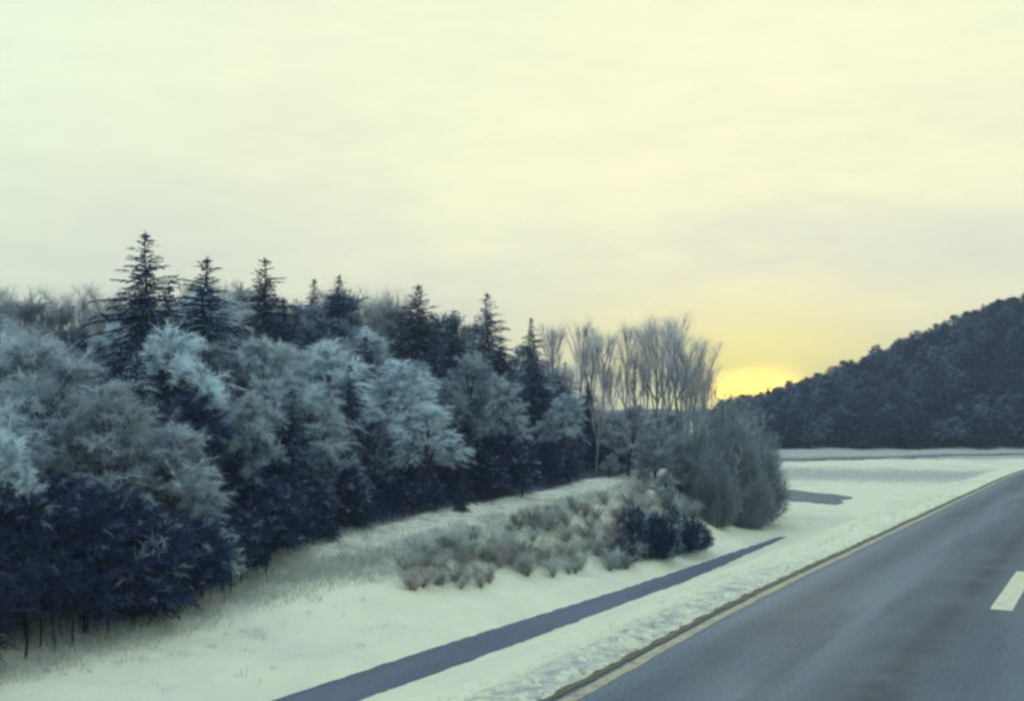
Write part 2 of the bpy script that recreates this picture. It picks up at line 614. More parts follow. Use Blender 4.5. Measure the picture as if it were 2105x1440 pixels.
ribbon("highway", -4.7, 6.02, -60, 420, 0.0, M["asphalt"], nl=6)
ribbon("edge_line", 5.68, 5.84, -60, 420, 0.004, M["line_pale"], step=0.6, jag=0.03)
ribbon("road_shoulder", 5.90, 6.02, -60, 420, 0.010, M["dirt"], step=0.22, jag=0.08)
ribbon("right_edge_line", -1.95, -1.80, -60, 420, 0.004, M["line_white"])
# dashes of the lane line: 3 m long every 12 m
for k in range(-3, 14):
    t0 = 7.75 + 12.2 * k
    near = 0.30 if k == 0 else 0.0
    ribbon("lane_dash", 1.70 + near, 2.04 + near, t0 - .05, t0 + 5.2, 0.004, M["line_white"], step=0.4, jag=0.008)


def side_z(x, y):
    return parts_of_ground(x, y)[0] * 0 - 2.985


ribbon("side_road", lambda t: 14.78 + 1.15 * sstep(t, 36, 66), lambda t: 16.45 - 0.35 * sstep(t, 22, 40), -10, 60.5, -2.985, M["side"], step=0.35, jag=0.11, nl=4)


def patch(name, pts, mat, lift=0.03, sub=10):
    """a paved strip over uneven ground, corners given as (x, y): near-left, near-right, far-right, far-left"""
    a, b, c, d_ = [np.array(p, float) for p in pts]
    u = np.linspace(0, 1, sub * 2 + 1)
    w = np.linspace(0, 1, 5)
    V = []
    for q in w:
        for p in u:
            V.append((a * (1 - p) + b * p) * (1 - q) + (d_ * (1 - p) + c * p) * q)
    V = np.array(V)
    V = V + np.column_stack([vnoise(V[:, 0] * 1.1, V[:, 1] * 1.1), vnoise(V[:, 0] * 1.1 + 9, V[:, 1] * 1.1 + 5)]) * 0.9 - 0.45
    z = parts_of_ground(V[:, 0], V[:, 1])[0] + lift
    n = len(u)
    f = [[j * n + i, j * n + i + 1, (j + 1) * n + i + 1, (j + 1) * n + i] for j in range(4) for i in range(n - 1)]
    return link(name, mesh_from(name, np.column_stack([V, z]), np.array(f), [mat]), kind="structure")


def on_ground(px, py):
    """where the sight line through a pixel meets the ground"""
    dx, dy, dz = ray(px, py)
    s = np.linspace(8, 400, 8000)
    hit = parts_of_ground(dx * s, dy * s)[0] > CAM_H + dz * s
    i = int(np.argmax(hit))
    return dx * s[i], dy * s[i]


patch("farm_track", [on_ground(1560, 1020), on_ground(1722, 1038), on_ground(1757, 1021), on_ground(1560, 998)], M["side"], 0.03)

patch("far_road", [on_ground(1560, 946), on_ground(2125, 936), on_ground(2125, 930), on_ground(1560, 939)], M["far_side"], 0.06, 30)


# ------------------------------------------------------------------ plant meshes
def tube(path, radii, sides=6):
    path = np.asarray(path, float)
    n = len(path)
    tang = np.gradient(path, axis=0)
    tang /= np.linalg.norm(tang, axis=1)[:, None] + 1e-9
    ref = np.where(np.abs(tang[:, 2:3]) > 0.9, np.array([[1.0, 0, 0]]), np.array([[0, 0, 1.0]]))
    a = np.cross(tang, ref); a /= np.linalg.norm(a, axis=1)[:, None]
    b = np.cross(tang, a)
    ang = np.linspace(0, 2 * np.pi, sides, endpoint=False)
    r = np.asarray(radii, float)[:, None, None]
    v = path[:, None, :] + r * (np.cos(ang)[None, :, None] * a[:, None, :] + np.sin(ang)[None, :, None] * b[:, None, :])
    v = v.reshape(-1, 3)
    f = []
    for i in range(n - 1):
        for s in range(sides):
            s2 = (s + 1) % sides
            f.append((i * sides + s, i * sides + s2, (i + 1) * sides + s2, (i + 1) * sides + s))
    return v, np.array(f)


class Acc:
    def __init__(self):
        self.v, self.f4, self.f3, self.m4, self.m3, self.n = [], [], [], [], [], 0

    def add(self, v, f, mi=0):
        f = np.asarray(f) + self.n
        if f.shape[1] == 4:
            self.f4.append(f); self.m4.append(np.full(len(f), mi) if np.isscalar(mi) else mi)
        else:
            self.f3.append(f); self.m3.append(np.full(len(f), mi) if np.isscalar(mi) else mi)
        self.v.append(v); self.n += len(v)

    def build(self, name, mats):
        faces, mi = [], []
        if self.f4:
            faces.append(np.concatenate(self.f4)); mi.append(np.concatenate(self.m4))
        if self.f3:
            faces.append(np.concatenate(self.f3)); mi.append(np.concatenate(self.m3))
        return mesh_from(name, np.concatenate(self.v), faces, mats, np.concatenate(mi))


def strips(p0, d0, length, width, droop, segs=3, taper=0.25, mi=0, acc=None):
    """many curved, tapering twig blades at once"""
    n = len(p0)
    d0 = d0 / (np.linalg.norm(d0, axis=1)[:, None] + 1e-9)
    side = np.cross(d0, rng.normal(size=(n, 3)))
    side /= np.linalg.norm(side, axis=1)[:, None] + 1e-9
    pts, p, dd = [p0], p0.copy(), d0.copy()
    for s in range(segs):
        p = p + dd * (length / segs)[:, None]
        pts.append(p)
        dd = dd + np.array([0, 0, -1.0]) * (droop / segs)[:, None] + rng.normal(size=(n, 3)) * 0.10
        dd /= np.linalg.norm(dd, axis=1)[:, None] + 1e-9
    V = np.zeros((n, (segs + 1) * 2, 3))
    for s, q in enumerate(pts):
        w = (width * (1 - (1 - taper) * s / segs))[:, None] * 0.5
        V[:, 2 * s] = q - side * w
        V[:, 2 * s + 1] = q + side * w
    base = (np.arange(n) * (segs + 1) * 2)[:, None]
    F = np.concatenate([base + np.array([[2 * s, 2 * s + 1, 2 * s + 3, 2 * s + 2]]) for s in range(segs)])
    m_ = mi if np.isscalar(mi) else np.tile(mi, segs)
    acc.add(V.reshape(-1, 3), F, m_)


def unit(n):
    v = rng.normal(size=(n, 3))
    return v / np.linalg.norm(v, axis=1)[:, None]


def leafless_tree(H, crown_lo, rad, lobes, nbr, per=30, up=0.6, width=0.03, droop=0.9, lobe_r=0.30, stems=1, lean=0.0, mixm=0.0):
    """trunk with limbs, and a crown of fountains of fine twigs round each limb's end"""
    tr, cr = Acc(), Acc()
    for s in range(stems):
        a0 = rng.random() * 6.28
        off = np.array([math.cos(a0), math.sin(a0), 0]) * (0.12 * H * (stems > 1)) * rng.random()
        top = np.array([lean * H * 0.3, 0, H * 0.80]) + off * 2.0 + np.array([*(rng.normal(size=2) * 0.03 * H), 0])
        q = np.linspace(0, 1, 7)[:, None]
        path = off * (1 - q) * 0.4 + off * q + top * q * 1.0 - off * q + rng.normal(size=(7, 3)) * 0.012 * H * q
        path[:, 2] = np.linspace(-0.15, top[2], 7)
        r0 = 0.016 * H / math.sqrt(stems) + 0.015
        v, f = tube(path, np.linspace(r0, r0 * 0.22, 7))
        tr.add(v, f)
        nl = lobes // stems
        for k in range(nl):
            u = (k + rng.random()) / nl
            z = crown_lo + (1 - crown_lo) * (0.08 + 0.84 * u)
            prof = math.sin(math.pi * min(1, 0.22 + 0.78 * u) ** 0.9) ** 0.6
            ang = k * 2.399 + rng.random() * 0.9
            rr = rad * H * prof * (0.45 + 0.55 * math.sqrt(rng.random()))
            c = np.array([math.cos(ang) * rr, math.sin(ang) * rr, z * H]) + np.array([top[0], top[1], 0]) * z
            tpos = min(0.97, max(crown_lo * 0.9, z - 0.22 - 0.10 * rng.random()) / 0.80)
            i = tpos * 6
            i0 = int(min(5, i)); st = path[i0] + (path[i0 + 1] - path[i0]) * (i - i0)
            lq = np.linspace(0, 1, 5)[:, None]
            lp = st + (c - st) * lq + np.array([0, 0, 0.05 * H]) * np.sin(lq * math.pi) * 0.5 + rng.normal(size=(5, 3)) * 0.008 * H * lq
            v, f = tube(lp, np.linspace(r0 * 0.42, r0 * 0.10, 5), 5)
            tr.add(v, f)
            lr = lobe_r * rad * H * 2.0 * (0.75 + 0.5 * rng.random())
            nb = int(nbr * (0.7 + 0.6 * rng.random()))
            out = c - np.array([0, 0, z * H * 0.75]); out /= np.linalg.norm(out) + 1e-6
            bd = unit(nb) * 0.85 + out * 0.6 + np.array([0, 0, up])
            bd /= np.linalg.norm(bd, axis=1)[:, None]
            bs = lp[2] + (lp[4] - lp[2]) * (rng.random(nb) ** 0.6)[:, None]
            bl = lr * (0.5 + 0.75 * rng.random(nb))
            dr_ = droop * (0.35 + 0.65 * rng.random(nb))
            ss = rng.random((nb, per)) ** 0.75
            p0 = bs[:, None] + bd[:, None] * (ss * bl[:, None])[..., None]
            p0[..., 2] -= 0.42 * dr_[:, None] * bl[:, None] * ss ** 2
            d0 = bd[:, None] + np.array([0, 0, -0.7]) * (dr_[:, None] * ss)[..., None] + rng.normal(size=(nb, per, 3)) * 0.42
            n = nb * per
            mi = (rng.random(nb) < mixm).astype(int).repeat(per)
            strips(p0.reshape(-1, 3), d0.reshape(-1, 3), lr * (0.16 + 0.26 * rng.random(n)), width * (0.6 + 0.8 * rng.random(n)), 0.5 + 0.6 * rng.random(n), 2, 0.3, mi, cr)
    return tr, cr


def spruce(H, base, rad, whorls=26, frost=0.0, ragged=0.25, blade=0.10):
    tr, cr = Acc(), Acc()
    q = np.linspace(0, 1, 6)
    path = np.column_stack([rng.normal(size=6) * 0.01 * H * q, rng.normal(size=6) * 0.01 * H * q, np.linspace(-0.15, H, 6)])
    v, f = tube(path, np.linspace(0.016 * H + 0.02, 0.008, 6))
    tr.add(v, f)
    P, D, LN, WD, DR, MI = [], [], [], [], [], []
    for w in range(whorls):
        u = (w + 0.4 * rng.random()) / whorls
        z = H * (base + (1 - base) * u)
        blen = rad * H * ((1 - u) ** 0.85 + 0.012) * (1 - ragged * 0.5 + ragged * rng.random())
        nb = 8 if u < 0.85 else 5
        a0 = rng.random() * 6.28
        for b in range(nb):
            a = a0 + 6.283 * b / nb + rng.normal() * 0.35
            L_ = blen * (1 - ragged + 1.6 * ragged * rng.random())
            d_ = np.array([math.cos(a), math.sin(a), 0.75 * u ** 2 - 0.05 - 0.30 * (1 - u)])
            st = np.array([0, 0, min(H * 0.975, z + rng.random() * H * (1 - base) / whorls * 1.3)])
            ns = max(6, int(L_ / 0.05))
            s = (np.arange(ns) + 0.5) / ns
            pos = st + d_ * (s * L_)[:, None] + np.array([0, 0, -1.0]) * (0.22 * L_ * s ** 2)[:, None]
            perp = np.array([-math.sin(a), math.cos(a), 0])
            sg = np.where(rng.random(ns) < 0.5, -1.0, 1.0)
            dirs = d_ * 0.75 + perp * (sg * (0.5 + 0.5 * rng.random(ns)))[:, None] + np.array([0, 0, -0.32]) + rng.normal(size=(ns, 3)) * 0.22
            P.append(pos); D.append(dirs)
            LN.append((0.07 + 0.16 * (1 - u) + 0.17 * L_ * (1 - 0.6 * s)) * (0.7 + 0.6 * rng.random(ns)))
            WD.append(np.full(ns, blade) * (0.6 + 0.8 * rng.random(ns)))
            DR.append(0.5 + 0.4 * rng.random(ns))
            MI.append((rng.random(ns) < frost).astype(int))
    strips(np.concatenate(P), np.concatenate(D), np.concatenate(LN), np.concatenate(WD), np.concatenate(DR), 2, 0.3, np.concatenate(MI), cr)
    # leader
    strips(np.tile([[0, 0, H * 0.955]], (14, 1)), unit(14) * 0.22 + np.array([0, 0, 1.2]), 0.055 * H * (0.5 + 0.5 * rng.random(14)), np.full(14, blade * 0.7), np.full(14, 0.05), 2, 0.2, 0, cr)
    return tr, cr


def vase_tree(H, spread=0.23, n_main=7, per=60, width=0.03, fork=0.32):
    """bare upright hardwood: trunk, ascending limbs, fine twigs along them"""
    tr, cr = Acc(), Acc()
    q = np.linspace(0, 1, 8)
    path = np.column_stack([rng.normal(size=8) * 0.012 * H * q, rng.normal(size=8) * 0.012 * H * q, np.linspace(-0.15, H * 0.93, 8)])
    r0 = 0.012 * H + 0.015
    v, f = tube(path, np.linspace(r0, 0.012, 8)); tr.add(v, f)
    mains = [path[3:]]
    for k in range(n_main):
        u = fork + (0.80 - fork) * (k + rng.random() * 0.6) / n_main
        a = k * 2.4 + rng.random()
        i = u / 0.93 * 7; i0 = int(min(6, i)); st = path[i0] + (path[i0 + 1] - path[i0]) * (i - i0)
        Lm = (1.0 - u) * H * (0.72 + 0.25 * rng.random())
        w = np.linspace(0, 1, 6)
        rr = spread * H * (0.5 + 0.6 * rng.random()) * (1 - u * 0.5) * w ** 0.75
        lp = st + np.column_stack([np.cos(a) * rr, np.sin(a) * rr, Lm * w]) + rng.normal(size=(6, 3)) * 0.012 * H * w[:, None]
        v, f = tube(lp, np.linspace(r0 * 0.5, 0.009, 6), 5); tr.add(v, f)
        mains.append(lp)
        for j in range(3):
            b = 0.25 + 0.55 * rng.random(); bi = b * 5; b0 = int(min(4, bi)); bs = lp[b0] + (lp[b0 + 1] - lp[b0]) * (bi - b0)
            a2 = a + rng.normal() * 0.9
            l2 = Lm * (0.28 + 0.3 * rng.random())
            w2 = np.linspace(0, 1, 4)
            sp = bs + np.column_stack([np.cos(a2) * l2 * 0.45 * w2, np.sin(a2) * l2 * 0.45 * w2, l2 * 0.8 * w2]) + rng.normal(size=(4, 3)) * 0.01 * H * w2[:, None]
            v, f = tube(sp, np.linspace(r0 * 0.22, 0.006, 4), 4); tr.add(v, f)
            mains.append(sp)
    for lp in mains:
        n = per
        s = rng.random(n) ** 0.7 * (len(lp) - 1.001)
        i0 = s.astype(int); fr = (s - i0)[:, None]
        p0 = lp[i0] * (1 - fr) + lp[i0 + 1] * fr
        dr = unit(n) * 0.75 + np.array([0, 0, 0.85])
        strips(p0, dr, H * (0.05 + 0.085 * rng.random(n)), width * (0.5 + 0.8 * rng.random(n)), 0.15 + 0.35 * rng.random(n), 2, 0.2, 0, cr)
    return tr, cr


def shrub_mesh(H, rad, n, width=0.02, droop=0.5, up=0.8, stems=9):
    tr, cr = Acc(), Acc()
    for k in range(stems):
        a = rng.random() * 6.28
        w = np.linspace(0, 1, 5)
        rr = rad * (0.3 + 0.6 * rng.random()) * w
        hh = H * (0.55 + 0.3 * rng.random())
        lp = np.column_stack([np.cos(a) * rr, np.sin(a) * rr, hh * w ** 0.85 - 0.05])
        v, f = tube(lp, np.linspace(0.018, 0.006, 5) * max(1, H / 2), 4); tr.add(v, f)
        m = n // stems
        s = 0.5 + 3.4 * rng.random(m)
        i0 = s.astype(int); fr = (s - i0)[:, None]
        p0 = lp[i0] * (1 - fr) + lp[np.minimum(4, i0 + 1)] * fr
        dr = unit(m) * 0.9 + np.array([math.cos(a) * 0.3, math.sin(a) * 0.3, up])
        strips(p0, dr, H * (0.13 + 0.27 * rng.random(m)), width * (0.6 + 0.8 * rng.random(m)), droop * (0.3 + rng.random(m)), 3, 0.25, 0, cr)
    return tr, cr


def dome_shrub(H, rad, nst, per, width=0.03, upright=0.8, mixm=0.0):
    """many stems from one stool, twigs along all of them down to the ground: a full rounded mass"""
    tr, cr = Acc(), Acc()
    for k in range(nst):
        a = k * 2.399
        e = math.sqrt((k + 0.5) / nst)                       # 0 centre .. 1 rim
        top = np.array([math.cos(a) * rad * e, math.sin(a) * rad * e, H * (1 - 0.72 * e ** 2.6) * (0.66 + 0.38 * rng.random())])
        ft = np.array([math.cos(a), math.sin(a), 0]) * rad * (0.55 * e)
        w = np.linspace(0, 1, 5)[:, None]
        lp = ft + (top - ft) * w + np.array([math.cos(a), math.sin(a), 0]) * rad * 0.14 * e * np.sin(w * math.pi) + rng.normal(size=(5, 3)) * 0.02 * H * w
        if k % 5 == 0:
            v, f = tube(lp, np.linspace(0.028, 0.008, 5) * H / 5, 4); tr.add(v, f)
        s = rng.random(per) ** 0.8 * 3.999
        i0 = s.astype(int); fr = (s - i0)[:, None]
        p0 = lp[i0] * (1 - fr) + lp[i0 + 1] * fr
        dr = unit(per) + (top - ft) / np.linalg.norm(top - ft) * upright
        strips(p0, dr, H * (0.05 + 0.09 * rng.random(per)), width * (0.6 + 0.8 * rng.random(per)), 0.2 + 0.4 * rng.random(per), 2, 0.25, np.full(per, int(rng.random() < mixm)), cr)
    return tr, cr


KINDS = {}


def register(key, pair, trunk_mat, crown_mats, H):
    tr, cr = pair
    tm = tr.build(key + "_trunk", [trunk_mat])
    cm = cr.build(key + "_crown", crown_mats)
    KINDS.setdefault(key.rstrip("0123456789"), []).append((tm, cm, H))


for i in range(7):
    register(f"frosted{i}", leafless_tree(7.0, 0.26, 0.23 + 0.05 * rng.random(), 18, 34, 44, up=0.55, width=0.022, droop=1.35, lean=rng.normal() * 0.3, mixm=0.22), M["bark"], [M["twig_frost"], M["twig_mid"]], 7.0)
for i in range(4):
    register(f"halffrost{i}", leafless_tree(7.0, 0.22, 0.23, 15, 30, 28, up=0.7, width=0.030, droop=1.0, mixm=0.4), M["bark"], [M["twig_mid"], M["twig_dark"]], 7.0)
for i in range(4):
    register(f"darktwig{i}", leafless_tree(5.0, 0.13, 0.27, 18, 28, 26, up=0.6, width=0.036, droop=1.0, lobe_r=0.34, mixm=0.12), M["bark_dark"], [M["twig_dark"], M["twig_mid"]], 5.0)
for i in range(5):
    register(f"spruce{i}", spruce(9.0, 0.10, 0.275, 62, 0.20, 0.65, 0.055), M["bark"], [M["needle"], M["needle_frost"]], 9.0)
for i in range(3):
    register(f"whitespruce{i}", spruce(9.0, 0.08, 0.265, 62, 0.45, 0.65, 0.055), M["bark"], [M["needle"], M["needle_frost"]], 9.0)
for i in range(3):
    register(f"young{i}", spruce(4.5, 0.22, 0.30, 26, 0.05, 0.45, 0.065), M["bark"], [M["needle"], M["needle_frost"]], 4.5)
for i in range(6):
    register(f"bare{i}", vase_tree(9.0, 0.12 + 0.09 * rng.random(), 8 + 2 * (i % 3), 54, 0.014, 0.12 + 0.05 * i), M["bark_haze"], [M["twig_mauve"]], 9.0)
for i in range(3):
    register(f"greytree{i}", leafless_tree(7.0, 0.16, 0.25, 17, 32, 28, up=0.9, width=0.028, droop=0.8, mixm=0.3), M["bark"], [M["twig_grey"], M["twig_thicket"]], 7.0)
for i in range(3):
    register(f"sapling{i}", vase_tree(5.0, 0.20, 8, 60, 0.03, 0.30), M["bark_dark"], [M["twig_dark"]], 6.0)
for i in range(3):
    register(f"thicket{i}", dome_shrub(5.5, 1.9, 150, 80, 0.028, 1.0, 0.25), M["bark"], [M["twig_thicket"], M["twig_grey"]], 5.5)
for i in range(4):
    register(f"brush{i}", shrub_mesh(1.2, 0.75, 900, 0.014, 0.5, 0.8, 10), M["bark_pale"], [M["weed" if i % 2 else "weed_grey"]], 1.2)
for i in range(2):
    register(f"juniper{i}", dome_shrub(2.6, 1.5, 80, 70, 0.035, 0.3, 0.16), M["bark"], [M["needle"], M["needle_frost"]], 2.6)

NAME = {"frosted": "frosted_tree", "halffrost": "frosted_tree", "darktwig": "bare_tree", "spruce": "spruce_tree", "whitespruce": "spruce_tree",
        "young": "spruce_tree", "bare": "bare_tree", "sapling": "bare_tree", "greytree": "frosted_tree", "thicket": "shrub", "brush": "shrub", "juniper": "evergreen_shrub"}
CAT = {"shrub": "shrub", "evergreen_shrub": "shrub"}


def plant(kind, x, y, H, label, group=None, wide=1.0, var=None, rot=None, sink=0.0, tilt=0.0):
    tm, cm, H0 = KINDS[kind][random.randrange(len(KINDS[kind])) if var is None else var]
    nm = NAME[kind]
    root = bpy.data.objects.new(nm, None)
    root.empty_display_size = 0.3
    k = H / H0
    root.location = (x, y, ground_z(x, y) - sink)
    root.scale = (k * wide, k * wide, k)
    root.rotation_euler = (random.gauss(0, 0.025), tilt + random.gauss(0, 0.025), random.random() * 6.283 if rot is None else rot)
    tag(root, label, CAT.get(nm, "tree"), group)
    COL.objects.link(root)
    link("stems" if nm in CAT else "trunk", tm, root)
    link("crown", cm, root)
    return root


def plant_px(kind, px, py_top, L, label, group="trees of the roadside wood", wide=1.0, **kw):
    x, y = at_L(px, L)
    H = z_at(x, y, px, py_top) - ground_z(x, y)
    return plant(kind, x, y, max(1.2, H), label, group, wide, **kw)


# ------------------------------------------------------------------ the roadside wood: trees one can point at
NOTES = {}
ORD = ("first second third fourth fifth sixth seventh eighth ninth tenth eleventh twelfth thirteenth fourteenth fifteenth sixteenth "
       "seventeenth eighteenth nineteenth twentieth twenty-first twenty-second twenty-third twenty-fourth twenty-fifth twenty-sixth twenty-seventh twenty-eighth twenty-ninth thirtieth").split()


def note(px, o, what, where):
    NOTES.setdefault((what, where), []).append((px, o))


def write_labels():
    for (what, where), lst in NOTES.items():
        lst.sort(key=lambda e: e[0])
        for j, (_, o) in enumerate(lst):
            o["label"] = f"{what} {where}" if len(lst) == 1 else f"{ORD[min(j, 29)]} {what} from the left {where}"


KEY = [
    # kind, px, py_top, L, wide, label
    ("spruce", 297, 476, 33, 1.05, "tallest dark spruce, its spire highest above the whole wood"),
    ("spruce", 345, 585, 31, 1.0, "dark spruce leaning close against the right flank of the tallest spire"),
    ("spruce", 413, 528, 35, 1.25, "broad blunt topped spruce right beside the tallest spire"),
    ("spruce", 537, 530, 36, 1.0, "slender dark spruce third along the skyline from the tallest spire"),
    ("spruce", 588, 610, 33, 1.2, "dark spruce below the right shoulder of the slender third spire"),
    ("spruce", 632, 568, 44, 0.8, "small spruce tip poking through pale twigs, first of a close pair"),
    ("spruce", 691, 562, 44, 0.8, "small spruce tip poking through pale twigs, second of a close pair"),
    ("spruce", 660, 655, 36, 1.3, "wide dark spruce beneath the pair of small tips on the skyline"),
    ("spruce", 745, 690, 33, 1.2, "dark spruce filling the dip in the middle of the wood's skyline"),
    ("spruce", 820, 660, 36, 0.7, "thin dark spruce column beside the pale frosted spruce"),
    ("whitespruce", 858, 585, 38, 1.3, "pale frosted spruce with a dark knob at its tip"),
    ("spruce", 933, 634, 35, 1.0, "dark stubby spruce between the pale frosted spruce and the snowy spire"),
    ("spruce", 893, 690, 33, 1.1, "low dark spruce at the foot of the pale frosted spruce"),
    ("whitespruce", 1007, 600, 34, 1.05, "tall spruce with snow dusted spire in the right half of the wood"),
    ("spruce", 1032, 690, 31, 1.3, "broad dark spruce right below the snow dusted spire"),
    ("whitespruce", 1092, 650, 36, 0.85, "narrow frosted spruce, last spire before the bare hardwoods"),
    ("spruce", 1110, 730, 31, 1.2, "dark spruce stepping down to the right of the last frosted spire"),
    ("spruce", 1160, 742, 33, 1.1, "short dark spruce where the wood slopes down to the bare hardwoods"),
    ("spruce", 1212, 785, 30, 1.25, "small dark spruce at the inner edge of the bare hardwoods"),
    ("young", 1262, 865, 25.5, 1.3, "bushy dark young spruce at the foot of the bare hardwoods"),
    ("spruce", 722, 748, 29, 0.9, "narrow dark spruce column in the middle of the wood"),
    ("spruce", 275, 690, 29, 0.9, "dark spruce in the gap straight under the tallest spire"),
    ("spruce", 590, 800, 27, 1.3, "dark spruce between two pale crowns in the centre left of the wood"),
    ("frosted", 80, 690, 29, 1.15, "large pale frosted tree whose crown meets the left picture edge"),
    ("frosted", 215, 790, 26, 1.2, "pale frosted tree with rounded crown next to the leftmost large crown"),
    ("frosted", 345, 870, 24.5, 1.15, "low frosted tree with bright right rim above the darkest thicket"),
    ("frosted", 352, 670, 30, 1.0, "frosted tree with pale crown under the tallest dark spire"),
    ("frosted", 430, 600, 37, 1.0, "frosted tree filling the gap between blunt and slender spruces"),
    ("frosted", 520, 690, 31, 1.1, "bright frosted tree below the slender third spire"),
    ("frosted", 515, 810, 27, 0.9, "small frosted tree with drooping twigs over the left dark thicket"),
    ("frosted", 655, 705, 31, 1.3, "wide frosted tree left of the narrow dark spruce column"),
    ("frosted", 825, 735, 30, 1.3, "wide bright frosted tree right of the narrow dark spruce column"),
    ("frosted", 948, 725, 30, 1.0, "palest frosted tree, just below the stubby dark spruce"),
    ("frosted", 885, 825, 26, 1.45, "fountain shaped frosted tree with twigs sweeping down over dark thicket"),
    ("frosted", 1040, 775, 28, 1.1, "rounded frosted tree below the snow dusted spire"),
    ("frosted", 1150, 805, 27, 1.15, "rounded frosted tree stepping down toward the bare hardwoods"),
    ("frosted", 482, 1088, 22.6, 1.0, "little frosted tree standing alone in front of the thicket by the snow"),
    ("frosted", 20, 890, 24.5, 0.8, "pale slim frosted tree cut off by the left picture edge"),
    ("halffrost", 640, 925, 25, 1.2, "dim frosted tree among the dark thicket at the centre of the wood's front"),
    ("halffrost", 770, 860, 26, 1.0, "grey half frosted tree left of the fountain shaped crown"),
    ("halffrost", 1190, 890, 25, 1.0, "grey half frosted tree beside the bushy dark young spruce"),
    ("halffrost", 700, 600, 45, 1.2, "grey tree crown on the skyline around the pair of small spruce tips"),
]
for k_, px, py, L, wide, lab in KEY:
    plant_px(k_, px, py, L, lab, wide=wide)

SKY_X = [-150, 0, 100, 200, 260, 350, 450, 520, 600, 700, 800, 900, 1000, 1060, 1130, 1200, 1300]
SKY_Y = [575, 590, 580, 590, 610, 615, 585, 600, 615, 595, 605, 650, 690, 720, 700, 690, 690]
skyline = lambda px: float(np.interp(px, SKY_X, SKY_Y))

ZONES = [(60, "by left picture edge"), (250, "left of tallest spire"), (370, "below the tallest spire"), (470, "below the blunt spruce"),
         (580, "below the slender spire"), (715, "below the paired tips"), (815, "below the skyline dip"),
         (890, "below the knobbed spruce"), (965, "below the stubby spruce"), (1055, "below the snowy spire"),
         (1140, "below the last spire"), (9999, "by the bare hardwoods")]


def zone(px):
    return next(z for lim, z in ZONES if px < lim)


def fill(kind, row, px, top, L, **kw):
    o = plant_px(kind, px, top, L, "tree", **kw)
    note(px, o, KIND_WORDS[kind], f"{ROW_WORDS[row]}, {zone(px)}")


KIND_WORDS = {"frosted": "pale frosted tree", "halffrost": "grey frosted tree", "spruce": "pointed dark spruce", "darktwig": "dark twiggy tree",
              "young": "bushy young spruce", "bare": "hazy bare tree", "sapling": "slim dark sapling", "greytree": "pale hazy tree"}
ROW_WORDS = {"back": "on the skyline", "middle": "deep inside", "front": "in the thicket", "stem": "at snow's edge"}

# pale bare crowns along the back of the wood
for i in range(42):
    px = -120 + 1250 * (i + random.random() * 0.8) / 42
    L = random.uniform(38, 56)
    kind = random.choices(["bare", "greytree", "halffrost"], [0.6, 0.3, 0.1] if px < 270 else [0.35, 0.45, 0.2])[0]
    fill(kind, "back", px, skyline(px) + random.uniform(-12, 45), L, wide=1.15)
# middle rows
for i in range(64):
    px = -120 + 1340 * (i + random.random()) / 64
    L = random.uniform(27, 38)
    top = skyline(px) + 38 + (38 - L) * 15 + random.uniform(0, 70)
    kind = random.choices(["frosted", "halffrost", "spruce", "darktwig"], [0.42, 0.30, 0.14, 0.14])[0]
    fill(kind, "middle", px, top, L, wide=1.15)
# front rows: the dark thicket along the snow
FRONT_X = [-150, 0, 120, 250, 400, 560, 700, 850, 1000, 1120, 1240]
FRONT_Y = [960, 980, 985, 960, 1000, 940, 960, 940, 880, 900, 930]
for i in range(84):
    px = -130 + 1370 * (i + random.random()) / 84
    L = random.uniform(22.2, 25.6) + float(np.interp(px, [380, 640], [0, 1.4]))
    if px > 1230: L = max(L, 24)
    top = float(np.interp(px, FRONT_X, FRONT_Y)) + random.uniform(-25, 80) + (26 - L) * 18
    kind = random.choices(["darktwig", "young", "spruce"], [0.64, 0.20, 0.16])[0]
    fill(kind, "front", px, top, L, wide=1.25)
for i in range(15):
    px = 40 + 520 * (i + random.random()) / 15
    fill("sapling", "stem", px, 1120 + random.uniform(-30, 60) + 0.08 * (px - 300), random.uniform(22.0, 23.0), wide=1.2)

# bare hardwoods at the wood's right end
HARD = [(1140, 690, 40), (1165, 700, 34), (1190, 680, 44), (1215, 690, 36), (1240, 690, 42), (1262, 700, 33), (1285, 680, 38), (1308, 695, 30),
        (1330, 672, 34), (1352, 690, 29), (1375, 668, 30), (1392, 690, 26), (1412, 690, 28), (1432, 715, 25), (1446, 760, 24), (1225, 790, 27), (1335, 830, 25),
        (1150, 720, 50), (1205, 735, 56), (1250, 725, 52), (1295, 735, 50), (1325, 745, 46), (1365, 740, 44), (1400, 760, 40), (1425, 775, 36)]
for i, (px, top, L) in enumerate(HARD):
    lab = {10: "tall bare hardwood with the darkest trunk, bright sky beside its stem", 14: "outermost bare hardwood, nearest the yellow sunset gap",
           8: "tallest bare hardwood at the middle of the leafless row"}.get(i, None)
    o = plant_px("bare", px, top + random.uniform(-22, 60), L * 0.92, lab or "tree", "bare hardwoods at the end of the wood", wide=random.uniform(0.75, 1.1))
    if lab is None:
        note(px, o, "slim leafless hardwood", "in the bare row at the wood's end")
for px, top, L in [(1290, 830, 24), (1345, 860, 22), (1330, 930, 22), (1385, 850, 22), (1250, 930, 24), (1395, 930, 20.5), (1320, 985, 21), (1365, 970, 20)]:
    o = plant_px("greytree", px, top, L, "tree", "undergrowth trees under the bare hardwoods", wide=1.3)
    note(px, o, "low grey frosted tree", "among the feet of the bare hardwoods")

